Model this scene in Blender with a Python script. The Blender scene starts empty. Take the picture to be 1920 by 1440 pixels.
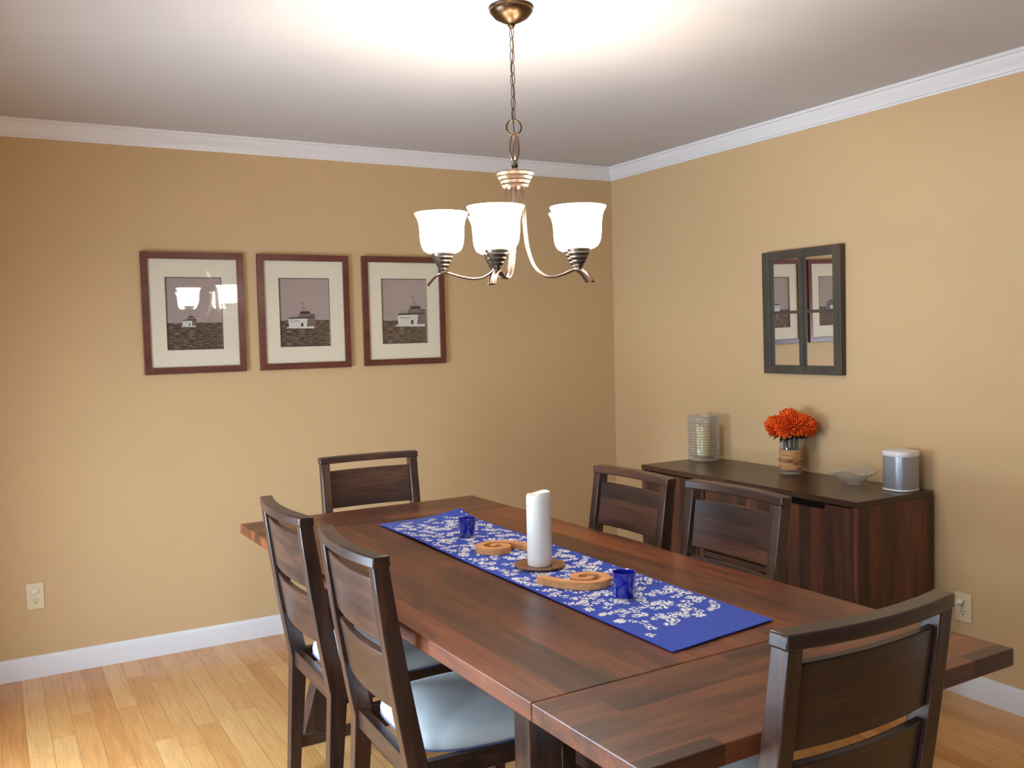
import bpy, bmesh, math, random
from mathutils import Vector, Matrix
random.seed(7)
PI = math.pi
S = bpy.context.scene
C = S.collection

# ------------------------------------------------------------------ helpers
def lin(r, g, b):
    def f(c):
        c /= 255.0
        return c / 12.92 if c <= .04045 else ((c + .055) / 1.055) ** 2.4
    return (f(r), f(g), f(b), 1.0)

class N:
    """tiny node builder"""
    def __init__(self, name):
        self.m = bpy.data.materials.new(name); self.m.use_nodes = True
        self.t = self.m.node_tree; self.t.nodes.clear()
        self.out = self.n('ShaderNodeOutputMaterial')
    def n(self, typ, **kw):
        nd = self.t.nodes.new(typ)
        for k, v in kw.items():
            if k.startswith('i_'):
                nd.inputs[k[2:].replace('_', ' ')].default_value = v
            else: setattr(nd, k, v)
        return nd
    def l(self, a, b): self.t.links.new(a, b)
    def math(self, op, a, b=None, c=None):
        nd = self.n('ShaderNodeMath', operation=op)
        for i, v in enumerate((a, b, c)):
            if v is None: continue
            if isinstance(v, (int, float)): nd.inputs[i].default_value = v
            else: self.l(v, nd.inputs[i])
        return nd.outputs[0]
    def mix(self, fac, a, b, blend='MIX'):
        nd = self.n('ShaderNodeMix', data_type='RGBA', blend_type=blend)
        for s, v in ((nd.inputs[0], fac), (nd.inputs[6], a), (nd.inputs[7], b)):
            if isinstance(v, (int, float, tuple)): s.default_value = v
            else: self.l(v, s)
        return nd.outputs[2]
    def comb(self, x, y, z):
        nd = self.n('ShaderNodeCombineXYZ')
        for i, v in enumerate((x, y, z)):
            if isinstance(v, (int, float)): nd.inputs[i].default_value = v
            else: self.l(v, nd.inputs[i])
        return nd.outputs[0]
    def noise(self, vec, scale, detail=3, rough=.55):
        nd = self.n('ShaderNodeTexNoise'); nd.inputs['Scale'].default_value = scale
        nd.inputs['Detail'].default_value = detail; nd.inputs['Roughness'].default_value = rough
        if vec is not None: self.l(vec, nd.inputs['Vector'])
        return nd.outputs['Fac']
    def ramp(self, fac, stops):
        nd = self.n('ShaderNodeValToRGB'); e = nd.color_ramp.elements
        while len(e) < len(stops): e.new(.5)
        for el, (p, c) in zip(e, stops): el.position = p; el.color = c
        self.l(fac, nd.inputs[0]); return nd.outputs[0]
    def bsdf(self, color=None, rough=.5, metal=0, spec=.5, coat=0, normal=None, sheen=0, trans=0):
        b = self.n('ShaderNodeBsdfPrincipled')
        if color is not None:
            if isinstance(color, tuple): b.inputs['Base Color'].default_value = color
            else: self.l(color, b.inputs['Base Color'])
        if isinstance(rough, (int, float)): b.inputs['Roughness'].default_value = rough
        else: self.l(rough, b.inputs['Roughness'])
        b.inputs['Metallic'].default_value = metal
        b.inputs['Specular IOR Level'].default_value = spec
        b.inputs['Coat Weight'].default_value = coat
        b.inputs['Coat Roughness'].default_value = .15
        b.inputs['Sheen Weight'].default_value = sheen
        if normal is not None: self.l(normal, b.inputs['Normal'])
        self.l(b.outputs[0], self.out.inputs[0]); return b
    def bump(self, h, strength=.2, dist=.002):
        nd = self.n('ShaderNodeBump'); nd.inputs['Strength'].default_value = strength
        nd.inputs['Distance'].default_value = dist; self.l(h, nd.inputs['Height']); return nd.outputs[0]
    def obj(self):
        return self.n('ShaderNodeTexCoord').outputs['Object']

def plain(name, col, rough=.5, metal=0, spec=.5, noise=0, scale=40, coat=0):
    k = N(name)
    if noise:
        f = k.noise(k.obj(), scale)
        c = k.mix(f, tuple(x * (1 - noise) for x in col[:3]) + (1,), tuple(min(1, x * (1 + noise)) for x in col[:3]) + (1,))
    else: c = col
    k.bsdf(c, rough, metal, spec, coat); return k.m

def wood(name, stops, L='y', A='x', T='z', width=.09, length=.6, rough=.35, spec=.5, coat=0, grain=1.0, blotch=.5, gap=0.0, gapcol=None, offs=0.0, grainscale=1.0):
    """planks running along local axis L, laid side by side along A"""
    k = N(name)
    sep = k.n('ShaderNodeSeparateXYZ'); k.l(k.obj(), sep.inputs[0])
    ax = dict(x=sep.outputs[0], y=sep.outputs[1], z=sep.outputs[2])
    l, a, t = ax[L], ax[A], ax[T]
    rnd = k.n('ShaderNodeObjectInfo').outputs['Random']
    rr = k.math('MULTIPLY', rnd, 37.0)
    a2 = k.math('DIVIDE', k.math('SUBTRACT', a, offs), width)
    idx = k.math('FLOOR', a2)
    wn = k.n('ShaderNodeTexWhiteNoise', noise_dimensions='2D'); k.l(k.comb(idx, rr, 0), wn.inputs['Vector'])
    l2 = k.math('ADD', k.math('DIVIDE', l, length), k.math('MULTIPLY', wn.outputs[0], 7.31))
    seg = k.math('FLOOR', l2)
    w2 = k.n('ShaderNodeTexWhiteNoise', noise_dimensions='3D'); k.l(k.comb(idx, seg, rr), w2.inputs['Vector'])
    r = w2.outputs[0]
    shift = k.math('ADD', k.math('MULTIPLY', r, 19.0), rr)
    gs = grainscale
    big = k.noise(k.comb(k.math('ADD', k.math('MULTIPLY', l, 2.2 * gs), shift), k.math('MULTIPLY', a, 14.0 * gs), k.math('MULTIPLY', t, 14.0 * gs)), 1.0, 4, .6)
    fine = k.noise(k.comb(k.math('ADD', k.math('MULTIPLY', l, 5.0 * gs), shift), k.math('MULTIPLY', a, 110.0 * gs), k.math('MULTIPLY', t, 110.0 * gs)), 1.0, 3, .6)
    f = k.math('ADD', k.math('MULTIPLY', r, 1 - blotch), k.math('MULTIPLY', k.math('ADD', k.math('MULTIPLY', k.math('SUBTRACT', big, .5), 1.8), .5), blotch))
    col = k.ramp(f, stops)
    dark = k.math('SUBTRACT', 1.0, k.math('MULTIPLY', k.math('MAXIMUM', k.math('SUBTRACT', fine, .42), 0.0), 1.6 * grain))
    col = k.mix(1.0, col, k.comb(dark, dark, dark), 'MULTIPLY')
    if gap:
        fr = k.math('FRACT', a2); fl = k.math('FRACT', l2)
        d1 = k.math('MULTIPLY', k.math('MINIMUM', fr, k.math('SUBTRACT', 1.0, fr)), width)
        d2 = k.math('MULTIPLY', k.math('MINIMUM', fl, k.math('SUBTRACT', 1.0, fl)), length)
        g = k.math('LESS_THAN', k.math('MINIMUM', d1, d2), gap)
        col = k.mix(g, col, gapcol)
    nrm = k.bump(fine, .06, .001)
    k.bsdf(col, rough, 0, spec, coat, nrm); return k.m

def obj(name, bm, mats, parent=None, smooth=40, bevel=0, segs=2):
    bmesh.ops.recalc_face_normals(bm, faces=bm.faces[:])
    me = bpy.data.meshes.new(name); bm.to_mesh(me); bm.free()
    for m in (mats if isinstance(mats, (list, tuple)) else [mats]): me.materials.append(m)
    if smooth:
        for p in me.polygons: p.use_smooth = True
        me.set_sharp_from_angle(angle=math.radians(smooth))
    o = bpy.data.objects.new(name, me); C.objects.link(o)
    if parent is not None: o.parent = parent
    if bevel:
        b = o.modifiers.new('bevel', 'BEVEL'); b.width = bevel; b.segments = segs; b.limit_method = 'ANGLE'; b.angle_limit = math.radians(50)
    return o

def tag(o, label, cat, group=None):
    o['label'] = label; o['category'] = cat
    if group: o['group'] = group
    return o
def thing(name, label, cat, loc=(0, 0, 0), rz=0, group=None):
    o = bpy.data.objects.new(name, None); C.objects.link(o); o.empty_display_size = .05
    o.location = loc; o.rotation_euler = (0, 0, rz)
    return tag(o, label, cat, group)
def struct(name, bm, mats, parent=None, **kw):
    o = obj(name, bm, mats, parent, **kw)
    o['kind'] = 'structure'; return o
def copy_thing(src, loc, rz, label):
    r = src.copy(); C.objects.link(r); r.location = loc; r.rotation_euler = (0, 0, rz); r['label'] = label
    for ch in list(src.children):
        c = ch.copy(); C.objects.link(c); c.parent = r
        for g in list(ch.children):
            d = g.copy(); C.objects.link(d); d.parent = c
    return r

def B(): return bmesh.new()
def box(bm, x0, x1, y0, y1, z0, z1, mi=0):
    v = [bm.verts.new(p) for p in [(x0,y0,z0),(x1,y0,z0),(x1,y1,z0),(x0,y1,z0),(x0,y0,z1),(x1,y0,z1),(x1,y1,z1),(x0,y1,z1)]]
    for q in [(0,3,2,1),(4,5,6,7),(0,1,5,4),(1,2,6,5),(2,3,7,6),(3,0,4,7)]:
        bm.faces.new([v[i] for i in q]).material_index = mi
    return bm
def bx(*a): return box(B(), *a)
def lathe(bm, prof, seg=40, c=(0, 0), mi=0, close=True):
    rings = []
    for r, z in prof:
        if r < 1e-6: rings.append([bm.verts.new((c[0], c[1], z))])
        else: rings.append([bm.verts.new((c[0] + r * math.cos(2*PI*i/seg), c[1] + r * math.sin(2*PI*i/seg), z)) for i in range(seg)])
    for a, b in zip(rings, rings[1:]):
        if len(a) == 1 and len(b) == 1: continue
        for i in range(seg):
            j = (i + 1) % seg
            if len(a) == 1: f = [a[0], b[j], b[i]]
            elif len(b) == 1: f = [a[i], a[j], b[0]]
            else: f = [a[i], a[j], b[j], b[i]]
            bm.faces.new(f).material_index = mi
    return bm
def tube(bm, pts, r, seg=10, closed=False, mi=0, ry=None, side=None):
    """sweep an ellipse (r along 'side', ry along the other) along pts"""
    pts = [Vector(p) for p in pts]; n = len(pts); rings = []
    prev = None
    for i, p in enumerate(pts):
        a = pts[i - 1] if (i > 0 or closed) else pts[i]
        b = pts[(i + 1) % n] if (i < n - 1 or closed) else pts[i]
        t = (b - a).normalized()
        if side is not None: u = Vector(side)
        elif prev is None: u = t.orthogonal()
        else: u = prev
        u = (u - t * u.dot(t)).normalized(); prev = u; w = t.cross(u)
        rr = r[i] if isinstance(r, (list, tuple)) else r
        r2 = ry if ry is not None else rr
        rings.append([bm.verts.new(p + u * (rr * math.cos(2*PI*k/seg)) + w * (r2 * math.sin(2*PI*k/seg))) for k in range(seg)])
    pairs = list(zip(rings, rings[1:])) + ([(rings[-1], rings[0])] if closed else [])
    for a, b in pairs:
        for k in range(seg):
            bm.faces.new([a[k], a[(k+1) % seg], b[(k+1) % seg], b[k]]).material_index = mi
    if not closed:
        bm.faces.new(rings[0][::-1]).material_index = mi; bm.faces.new(rings[-1]).material_index = mi
    return bm
def extrude_poly(bm, poly, ax, a0, a1, mi=0):
    """poly: 2-D points; ax axis of extrusion ('x','y','z'); remaining axes in xyz order"""
    def P(p, a):
        if ax == 'x': return (a, p[0], p[1])
        if ax == 'y': return (p[0], a, p[1])
        return (p[0], p[1], a)
    v0 = [bm.verts.new(P(p, a0)) for p in poly]; v1 = [bm.verts.new(P(p, a1)) for p in poly]
    n = len(poly)
    bm.faces.new(v0[::-1]).material_index = mi; bm.faces.new(v1).material_index = mi
    for i in range(n): bm.faces.new([v0[i], v0[(i+1) % n], v1[(i+1) % n], v1[i]]).material_index = mi
    return bm
def slab(bm, fn, nu, nv, th, mi=0):
    """closed slab: fn(u,v)->(centre, normal) with thickness th"""
    top = []; bot = []
    for i in range(nu + 1):
        a = []; b = []
        for j in range(nv + 1):
            c, n = fn(i / nu, j / nv); c = Vector(c); n = Vector(n).normalized()
            a.append(bm.verts.new(c + n * th / 2)); b.append(bm.verts.new(c - n * th / 2))
        top.append(a); bot.append(b)
    for i in range(nu):
        for j in range(nv):
            bm.faces.new([top[i][j], top[i+1][j], top[i+1][j+1], top[i][j+1]]).material_index = mi
            bm.faces.new([bot[i][j], bot[i][j+1], bot[i+1][j+1], bot[i+1][j]]).material_index = mi
    for i in range(nu):
        for j, s in ((0, 0), (nv, 1)):
            bm.faces.new([top[i][j], bot[i][j], bot[i+1][j], top[i+1][j]]).material_index = mi
    for j in range(nv):
        for i in (0, nu):
            bm.faces.new([top[i][j], top[i][j+1], bot[i][j+1], bot[i][j]]).material_index = mi
    return bm
def smoothpath(pts, n=6):
    """Catmull-Rom"""
    P = [Vector(p) for p in pts]; P = [2*P[0]-P[1]] + P + [2*P[-1]-P[-2]]; out = []
    for i in range(1, len(P) - 2):
        for k in range(n):
            t = k / n
            a, b, c, d = P[i-1], P[i], P[i+1], P[i+2]
            out.append(.5 * ((2*b) + (c-a)*t + (2*a-5*b+4*c-d)*t*t + (3*b-a-3*c+d)*t**3))
    out.append(P[-2]); return out

# ------------------------------------------------------------------ camera
yaw, pitch, roll, fpx = .5148, -.0519, -.0242, 1742.0
cpos = Vector((-3.3036, -4.5775, 1.4591))
fw = Vector((math.sin(yaw)*math.cos(pitch), math.cos(yaw)*math.cos(pitch), math.sin(pitch)))
r0 = Vector((math.cos(yaw), -math.sin(yaw), 0)); u0 = r0.cross(fw)
rt = math.cos(roll)*r0 + math.sin(roll)*u0; up = -math.sin(roll)*r0 + math.cos(roll)*u0
cam = bpy.data.cameras.new('camera'); co = bpy.data.objects.new('camera', cam); C.objects.link(co)
co.matrix_world = Matrix(((rt.x, up.x, -fw.x, cpos.x), (rt.y, up.y, -fw.y, cpos.y), (rt.z, up.z, -fw.z, cpos.z), (0, 0, 0, 1)))
cam.sensor_width = 36; cam.lens = fpx / 1920 * 36; cam.clip_start = .05
S.camera = co
VR = Vector((math.cos(yaw), -math.sin(yaw), 0)); VF = Vector((math.sin(yaw), math.cos(yaw), 0))

# ------------------------------------------------------------------ materials
def paint(name, col, bump=.05, rough=.75, spec=.3):
    k = N(name); o = k.obj()
    f = k.noise(o, 3.0, 2)
    c = k.mix(f, tuple(x*.97 for x in col[:3]) + (1,), tuple(min(1, x*1.03) for x in col[:3]) + (1,))
    k.bsdf(c, rough, 0, spec, 0, k.bump(k.noise(o, 260, 2), bump, .002)); return k.m
M_wall = paint('tan_wall_paint', lin(204, 172, 128))
M_ceil = paint('ceiling_paint', lin(196, 193, 193), .03)
M_trim = plain('white_trim_paint', lin(226, 224, 224), .35)
M_floor = wood('oak_floor_boards', [(0.0, lin(182, 116, 60)), (.3, lin(206, 146, 82)), (.65, lin(220, 168, 104)), (1.0, lin(232, 188, 130))],
    'y', 'x', 'z', .081, .75, .28, .5, .15, .5, .45, .0009, lin(150, 100, 60), offs=-3.2349)
WS = [(0.1, lin(52, 29, 19)), (.4, lin(92, 49, 29)), (.65, lin(124, 66, 38)), (.95, lin(152, 85, 48))]
M_top = wood('walnut_table_top', WS, 'y', 'x', 'z', .115, .9, .37, .5, .08, .8, .7, offs=.03)
M_leaf = wood('walnut_table_leaf', WS, 'x', 'y', 'z', .085, .7, .37, .5, .08, .8, .82)
WC = [(.1, lin(35, 24, 20)), (.5, lin(60, 41, 34)), (.9, lin(98, 63, 46))]
M_wx = wood('dark_walnut_across', WC, 'x', 'z', 'y', .06, 1.2, .33, .5, .15, .8, .7)
M_wz = wood('dark_walnut_upright', WC, 'z', 'x', 'y', .2, 3.0, .33, .5, .15, .8, .8)
M_wy = wood('dark_walnut_lengthwise', WC, 'y', 'x', 'z', .2, 3.0, .33, .5, .15, .8, .8)
SB = [(.15, lin(32, 18, 15)), (.5, lin(74, 42, 31)), (.88, lin(126, 70, 46))]
M_sbv = wood('sideboard_upright_planks', SB, 'z', 'y', 'x', .062, 9.0, .38, .5, .1, .9, .6)
M_sbs = wood('sideboard_end_planks', SB, 'z', 'x', 'y', .062, 9.0, .38, .5, .1, .9, .6)
M_sbt = wood('sideboard_top_planks', [(0.0, lin(44, 26, 19)), (.5, lin(60, 36, 25)), (1.0, lin(80, 47, 31))], 'y', 'x', 'z', .1, .9, .33, .5, .2, .8, .6)
M_black = plain('recess_shade_black', lin(18, 13, 11), .6)  # near-black stands in for the shade inside recesses

def fabric(name, col, scale=900, rough=.9):
    k = N(name); o = k.obj()
    w = k.noise(o, scale, 2); b = k.noise(o, 12, 3)
    c = k.mix(k.math('MULTIPLY', k.math('ADD', w, b), .5), tuple(x*.86 for x in col[:3]) + (1,), tuple(min(1, x*1.1) for x in col[:3]) + (1,))
    k.bsdf(c, rough, 0, .2, 0, k.bump(w, .25, .002), sheen=.15); return k.m
M_seat = fabric('pale_linen', lin(194, 200, 199))
M_pipe = fabric('blue_piping', lin(92, 96, 126))
M_blue = fabric('blue_cotton', lin(27, 58, 168), 700)
M_leafw = fabric('white_print', lin(222, 222, 228), 700)

M_bronze = plain('aged_bronze', lin(92, 72, 52), .32, 1.0)
M_brushed = plain('brushed_copper_bronze', lin(146, 124, 108), .33, 1.0)
M_dbronze = plain('dark_bronze', lin(98, 88, 80), .36, .9)
k = N('lit_frosted_glass'); e = k.n('ShaderNodeEmission'); e.inputs[0].default_value = (1, .90, .77, 1); e.inputs[1].default_value = 14.0
d = k.n('ShaderNodeBsdfDiffuse'); d.inputs[0].default_value = (.8, .78, .74, 1)
ad = k.n('ShaderNodeAddShader'); k.l(e.outputs[0], ad.inputs[0]); k.l(d.outputs[0], ad.inputs[1]); k.l(ad.outputs[0], k.out.inputs[0]); M_shade = k.m

def glass(name, tint=(.97, .98, .98, 1), gl=1.0, rough=.02, bumpscale=None, ior=1.45, strength=.4, edge=0.0, rib=0.0):
    k = N(name)
    lw = k.n('ShaderNodeLayerWeight'); lw.inputs[0].default_value = .5
    f0 = ((ior-1)/(ior+1))**2
    fr = k.math('ADD', f0, k.math('MULTIPLY', 1-f0, k.math('POWER', lw.outputs['Facing'], 5.0)))
    tr = k.n('ShaderNodeBsdfTransparent'); tr.inputs[0].default_value = tint
    g = k.n('ShaderNodeBsdfGlossy'); g.inputs['Roughness'].default_value = rough; g.inputs[0].default_value = (gl, gl, gl, 1)
    base = tr.outputs[0]
    if rib:      # darker lines painted in the valleys as shading of the moulded rings
        sp_ = k.n('ShaderNodeSeparateXYZ'); k.l(k.obj(), sp_.inputs[0])
        rv = k.math('POWER', k.math('ABSOLUTE', k.math('COSINE', k.math('MULTIPLY', k.math('SUBTRACT', sp_.outputs[2], .03), PI/rib))), 6.0)
        k.l(k.mix(rv, tint, (tint[0]*.85, tint[1]*.85, tint[2]*.85, 1)), tr.inputs[0])
    if edge:     # pale haze painted in towards edge-on walls, as rim highlights
        df = k.n('ShaderNodeBsdfDiffuse'); df.inputs[0].default_value = (.75, .76, .75, 1)
        m0 = k.n('ShaderNodeMixShader'); k.l(tr.outputs[0], m0.inputs[1]); k.l(df.outputs[0], m0.inputs[2])
        k.l(k.math('ADD', edge*.1, k.math('MULTIPLY', edge, k.math('POWER', lw.outputs['Facing'], 2.0))), m0.inputs[0]); base = m0.outputs[0]
    mx = k.n('ShaderNodeMixShader'); k.l(base, mx.inputs[1]); k.l(g.outputs[0], mx.inputs[2]); k.l(fr, mx.inputs[0])
    if bumpscale:
        sep = k.n('ShaderNodeSeparateXYZ'); k.l(k.obj(), sep.inputs[0])
        h = k.noise(k.comb(k.math('MULTIPLY', sep.outputs[0], 14.0), k.math('MULTIPLY', sep.outputs[1], 14.0), k.math('MULTIPLY', sep.outputs[2], bumpscale)), 1.0, 2)
        b = k.bump(h, strength, .01); k.l(b, lw.inputs['Normal']); k.l(b, g.inputs['Normal'])
    k.l(mx.outputs[0], k.out.inputs[0]); return k.m
M_pane = glass('picture_glass')
M_jar = glass('ribbed_glass', (.95, .96, .96, 1), 1.0, .06, 120.0, 1.6, .5, .34, .0135)
M_clear = glass('clear_glass', (.94, .96, .96, 1), 1.0, .03, None, 1.55, .4, .38)
M_window = glass('window_pane', (.98, .99, 1, 1), .6)
k = N('mirror_silver'); k.bsdf((.86, .87, .86, 1), .0, 1.0); M_mirror = k.m
k = N('cobalt_glass')
bs = k.bsdf(lin(24, 34, 170), .06, 0, .8, 1.0); bs.inputs['Transmission Weight'].default_value = .25
M_cobalt = k.m
k = N('ivory_wax'); bs = k.bsdf(lin(226, 208, 150), .5, 0, .3); M_ivory = k.m
k = N('white_wax'); bs = k.bsdf(lin(226, 219, 208), .45, 0, .4); bs.inputs['Subsurface Weight'].default_value = .3; bs.inputs['Subsurface Radius'].default_value = (.02, .015, .01); M_wax = k.m
M_wick = plain('burnt_wick', lin(40, 32, 28), .9)
M_plate = plain('brown_plate', lin(142, 98, 66), .35, .3, noise=.15)
M_letter = wood('beech_wood', [(0, lin(206, 140, 86)), (1, lin(226, 164, 108))], 'x', 'y', 'z', .3, 2, .5, .3, 0, .6, .7)
M_frame = wood('cherry_frame', [(0, lin(82, 42, 32)), (1, lin(118, 64, 48))], 'x', 'z', 'y', .5, 3, .35, .4, .1, .5, .8)
M_mat = plain('cream_mat_board', lin(236, 222, 198), .8, noise=.02)
M_line = plain('dark_mat_line', lin(72, 60, 52), .7)
M_mframe = wood('weathered_grey_wood', [(0, lin(56, 52, 45)), (.6, lin(78, 70, 58)), (1, lin(96, 76, 58))], 'z', 'y', 'x', .5, 3, .5, .4, 0, .8, .8)
M_ivplastic = plain('ivory_plastic', lin(222, 206, 170), .35)
M_slot = plain('outlet_slots', lin(40, 32, 26), .6)
M_cord = plain('white_cord', lin(232, 224, 212), .4)
M_clrcap = plain('clear_cap', lin(224, 214, 188), .15)
M_spkw = plain('white_plastic', lin(228, 226, 224), .35)
k = N('grey_speaker_mesh')
vo = k.n('ShaderNodeTexVoronoi'); vo.inputs['Scale'].default_value = 600; k.l(k.obj(), vo.inputs['Vector'])
k.bsdf(k.mix(vo.outputs['Distance'], lin(128, 130, 138), lin(182, 184, 192)), .36, .5, .5); M_spkg = k.m
def petal(name, a, b):
    k = N(name); f = k.n('ShaderNodeNewGeometry').outputs['Random Per Island']; k.bsdf(k.mix(f, a, b), .6, 0, .2); return k.m
M_petal = petal('orange_petals', lin(236, 70, 16), lin(255, 128, 48))
M_stem = plain('dark_green', lin(34, 46, 30), .6, noise=.2)
M_wrap = N('raffia_wrap')
sep = M_wrap.n('ShaderNodeSeparateXYZ'); M_wrap.l(M_wrap.obj(), sep.inputs[0])
f = M_wrap.noise(M_wrap.comb(M_wrap.math('MULTIPLY', sep.outputs[0], 25.0), M_wrap.math('MULTIPLY', sep.outputs[1], 25.0), M_wrap.math('MULTIPLY', sep.outputs[2], 260.0)), 1.0, 3)
M_wrap.bsdf(M_wrap.ramp(f, [(.25, lin(120, 78, 40)), (.5, lin(192, 142, 92)), (.75, lin(212, 168, 116))]), .8, 0, .2, 0, M_wrap.bump(f, .6, .004)); M_wrap = M_wrap.m
M_twine = plain('jute_twine', lin(138, 92, 50), .9)

# ------------------------------------------------------------------ room shell
H = 2.44; XL = -3.85; YR = -8.6; T = .12
struct('floor', bx(XL-T, T, YR-T, T, -.05, 0), M_floor, smooth=0)
struct('ceiling', bx(XL-T, T, YR-T, T, H, H+.05), M_ceil, smooth=0)
struct('wall_back', bx(XL-T, T, 0, T, 0, H), M_wall, smooth=0)
struct('wall_right', bx(0, T, YR-T, 0, 0, H), M_wall, smooth=0)
# left wall with two unseen window openings; closed wall behind the viewer
WA = (-2.35, -1.05); WB = (-4.55, -3.25); AZ0, AZ1, WZ0, WZ1 = .20, 1.30, .30, 2.12  # unseen openings; the first shaped low to keep glare off the mirror
b = B(); box(b, XL-T, XL, YR, WB[0], 0, H); box(b, XL-T, XL, WB[1], WA[0], 0, H); box(b, XL-T, XL, WA[1], 0, 0, H)
for (a, c), z0, z1 in ((WA, AZ0, AZ1), (WB, WZ0, WZ1)): box(b, XL-T, XL, a, c, 0, z0); box(b, XL-T, XL, a, c, z1, H)
struct('wall_left', b, M_wall, smooth=0)
struct('wall_rear', bx(XL-T, T, YR-T, YR, 0, H), M_wall, smooth=0)
def window(name, plane, a0, a1, z0, z1, pos):
    """frame, one mullion, one meeting rail; plane 'x' or 'y'"""
    root = None
    def bar(bm, p0, p1, q0, q1, d0=-.09, d1=-.03):
        if plane == 'x': box(bm, pos+d0, pos+d1, p0, p1, q0, q1)
        else: box(bm, p0, p1, pos+d0, pos+d1, q0, q1)
    bm = B(); w = .05; m = (a0+a1)/2
    bar(bm, a0, a0+w, z0, z1); bar(bm, a1-w, a1, z0, z1); bar(bm, a0+w, a1-w, z0, z0+w); bar(bm, a0+w, a1-w, z1-w, z1)
    bar(bm, m-.03, m+.03, z0+w, z1-w)
    zm = (z0+z1)/2; bar(bm, a0+w, m-.03, zm-.02, zm+.02); bar(bm, m+.03, a1-w, zm-.02, zm+.02)
    root = struct(name, bm, M_trim, smooth=0)
    g = B()
    bar(g, a0+w, m-.03, z0+w, z1-w, -.064, -.058); bar(g, m+.03, a1-w, z0+w, z1-w, -.064, -.058)
    obj('pane', g, M_window, root, smooth=0)
    return root
window('window_1', 'x', WA[0], WA[1], AZ0, AZ1, XL)
window('window_2', 'x', WB[0], WB[1], WZ0, WZ1, XL)

# crown moulding and baseboards, mitred in the visible corner
CP = [(0, H-.074), (.007, H-.074), (.009, H-.066), (.015, H-.064), (.017, H-.055), (.026, H-.043), (.037, H-.024), (.041, H-.013), (.051, H-.011), (.053, H), (0, H)]
BP = [(0, 0), (.016, 0), (.016, .076), (.012, .088), (.006, .096), (0, .096)]
def run_back(prof):
    bm = B(); a = [bm.verts.new((XL, -d, z)) for d, z in prof]; c = [bm.verts.new((-d, -d, z)) for d, z in prof]
    n = len(prof)
    for i in range(n): bm.faces.new([a[i], a[(i+1) % n], c[(i+1) % n], c[i]])
    bm.faces.new(a); bm.faces.new(c); return bm
def run_right(prof):
    bm = B(); a = [bm.verts.new((-d, YR, z)) for d, z in prof]; c = [bm.verts.new((-d, -d, z)) for d, z in prof]
    n = len(prof)
    for i in range(n): bm.faces.new([a[i], a[(i+1) % n], c[(i+1) % n], c[i]])
    bm.faces.new(a); bm.faces.new(c); return bm
struct('trim_1', run_back(CP), M_trim, smooth=25)
struct('trim_2', run_right(CP), M_trim, smooth=25)
struct('baseboard_back', run_back(BP), M_trim, smooth=25)
struct('baseboard_right', run_right(BP), M_trim, smooth=25)

# ------------------------------------------------------------------ dining table
TC = (-1.9396, -2.1735); TR = .0228
tb = thing('dining_table', 'long dark walnut trestle dining table with leaf boards at both ends', 'table', (TC[0], TC[1], 0), TR)
HW = .51; HL = 1.2265; LF = .335; ZT = .76; TH = .039
obj('tabletop', bx(-HW, HW, -HL+LF+.001, HL-LF-.001, ZT-TH, ZT), M_top, tb, 0, .003)
obj('leaf', bx(-HW, HW, -HL, -HL+LF, ZT-TH, ZT-.0005), M_leaf, tb, 0, .003)
obj('leaf', bx(-HW, HW, HL-LF, HL, ZT-TH, ZT-.0005), M_leaf, tb, 0, .003)
for s in (-1, 1):
    y = -.56 if s < 0 else .87
    y0, y1 = y-.035, y+.035
    for sx in (-1, 1):
        poly = [(sx*.245, ZT-TH-.05), (sx*.335, ZT-TH-.05), (sx*.335, .30), (sx*.425, 0), (sx*.33, 0), (sx*.245, .28)]
        obj('leg', extrude_poly(B(), poly, 'y', y0, y1), M_wz, tb, 0, .004)
    obj('crossbar', bx(-.42, .42, y0-.005, y1+.005, ZT-TH-.05, ZT-TH), M_wx, tb, 0, .004)
obj('stretcher', bx(-.035, .035, -.525, .835, .3, .38), M_wy, tb, 0, .004)
for y in (-.56, .87): obj('brace', bx(-.245, .245, y-.03, y+.03, .305, .375), M_wx, tb, 0, .004)

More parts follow.
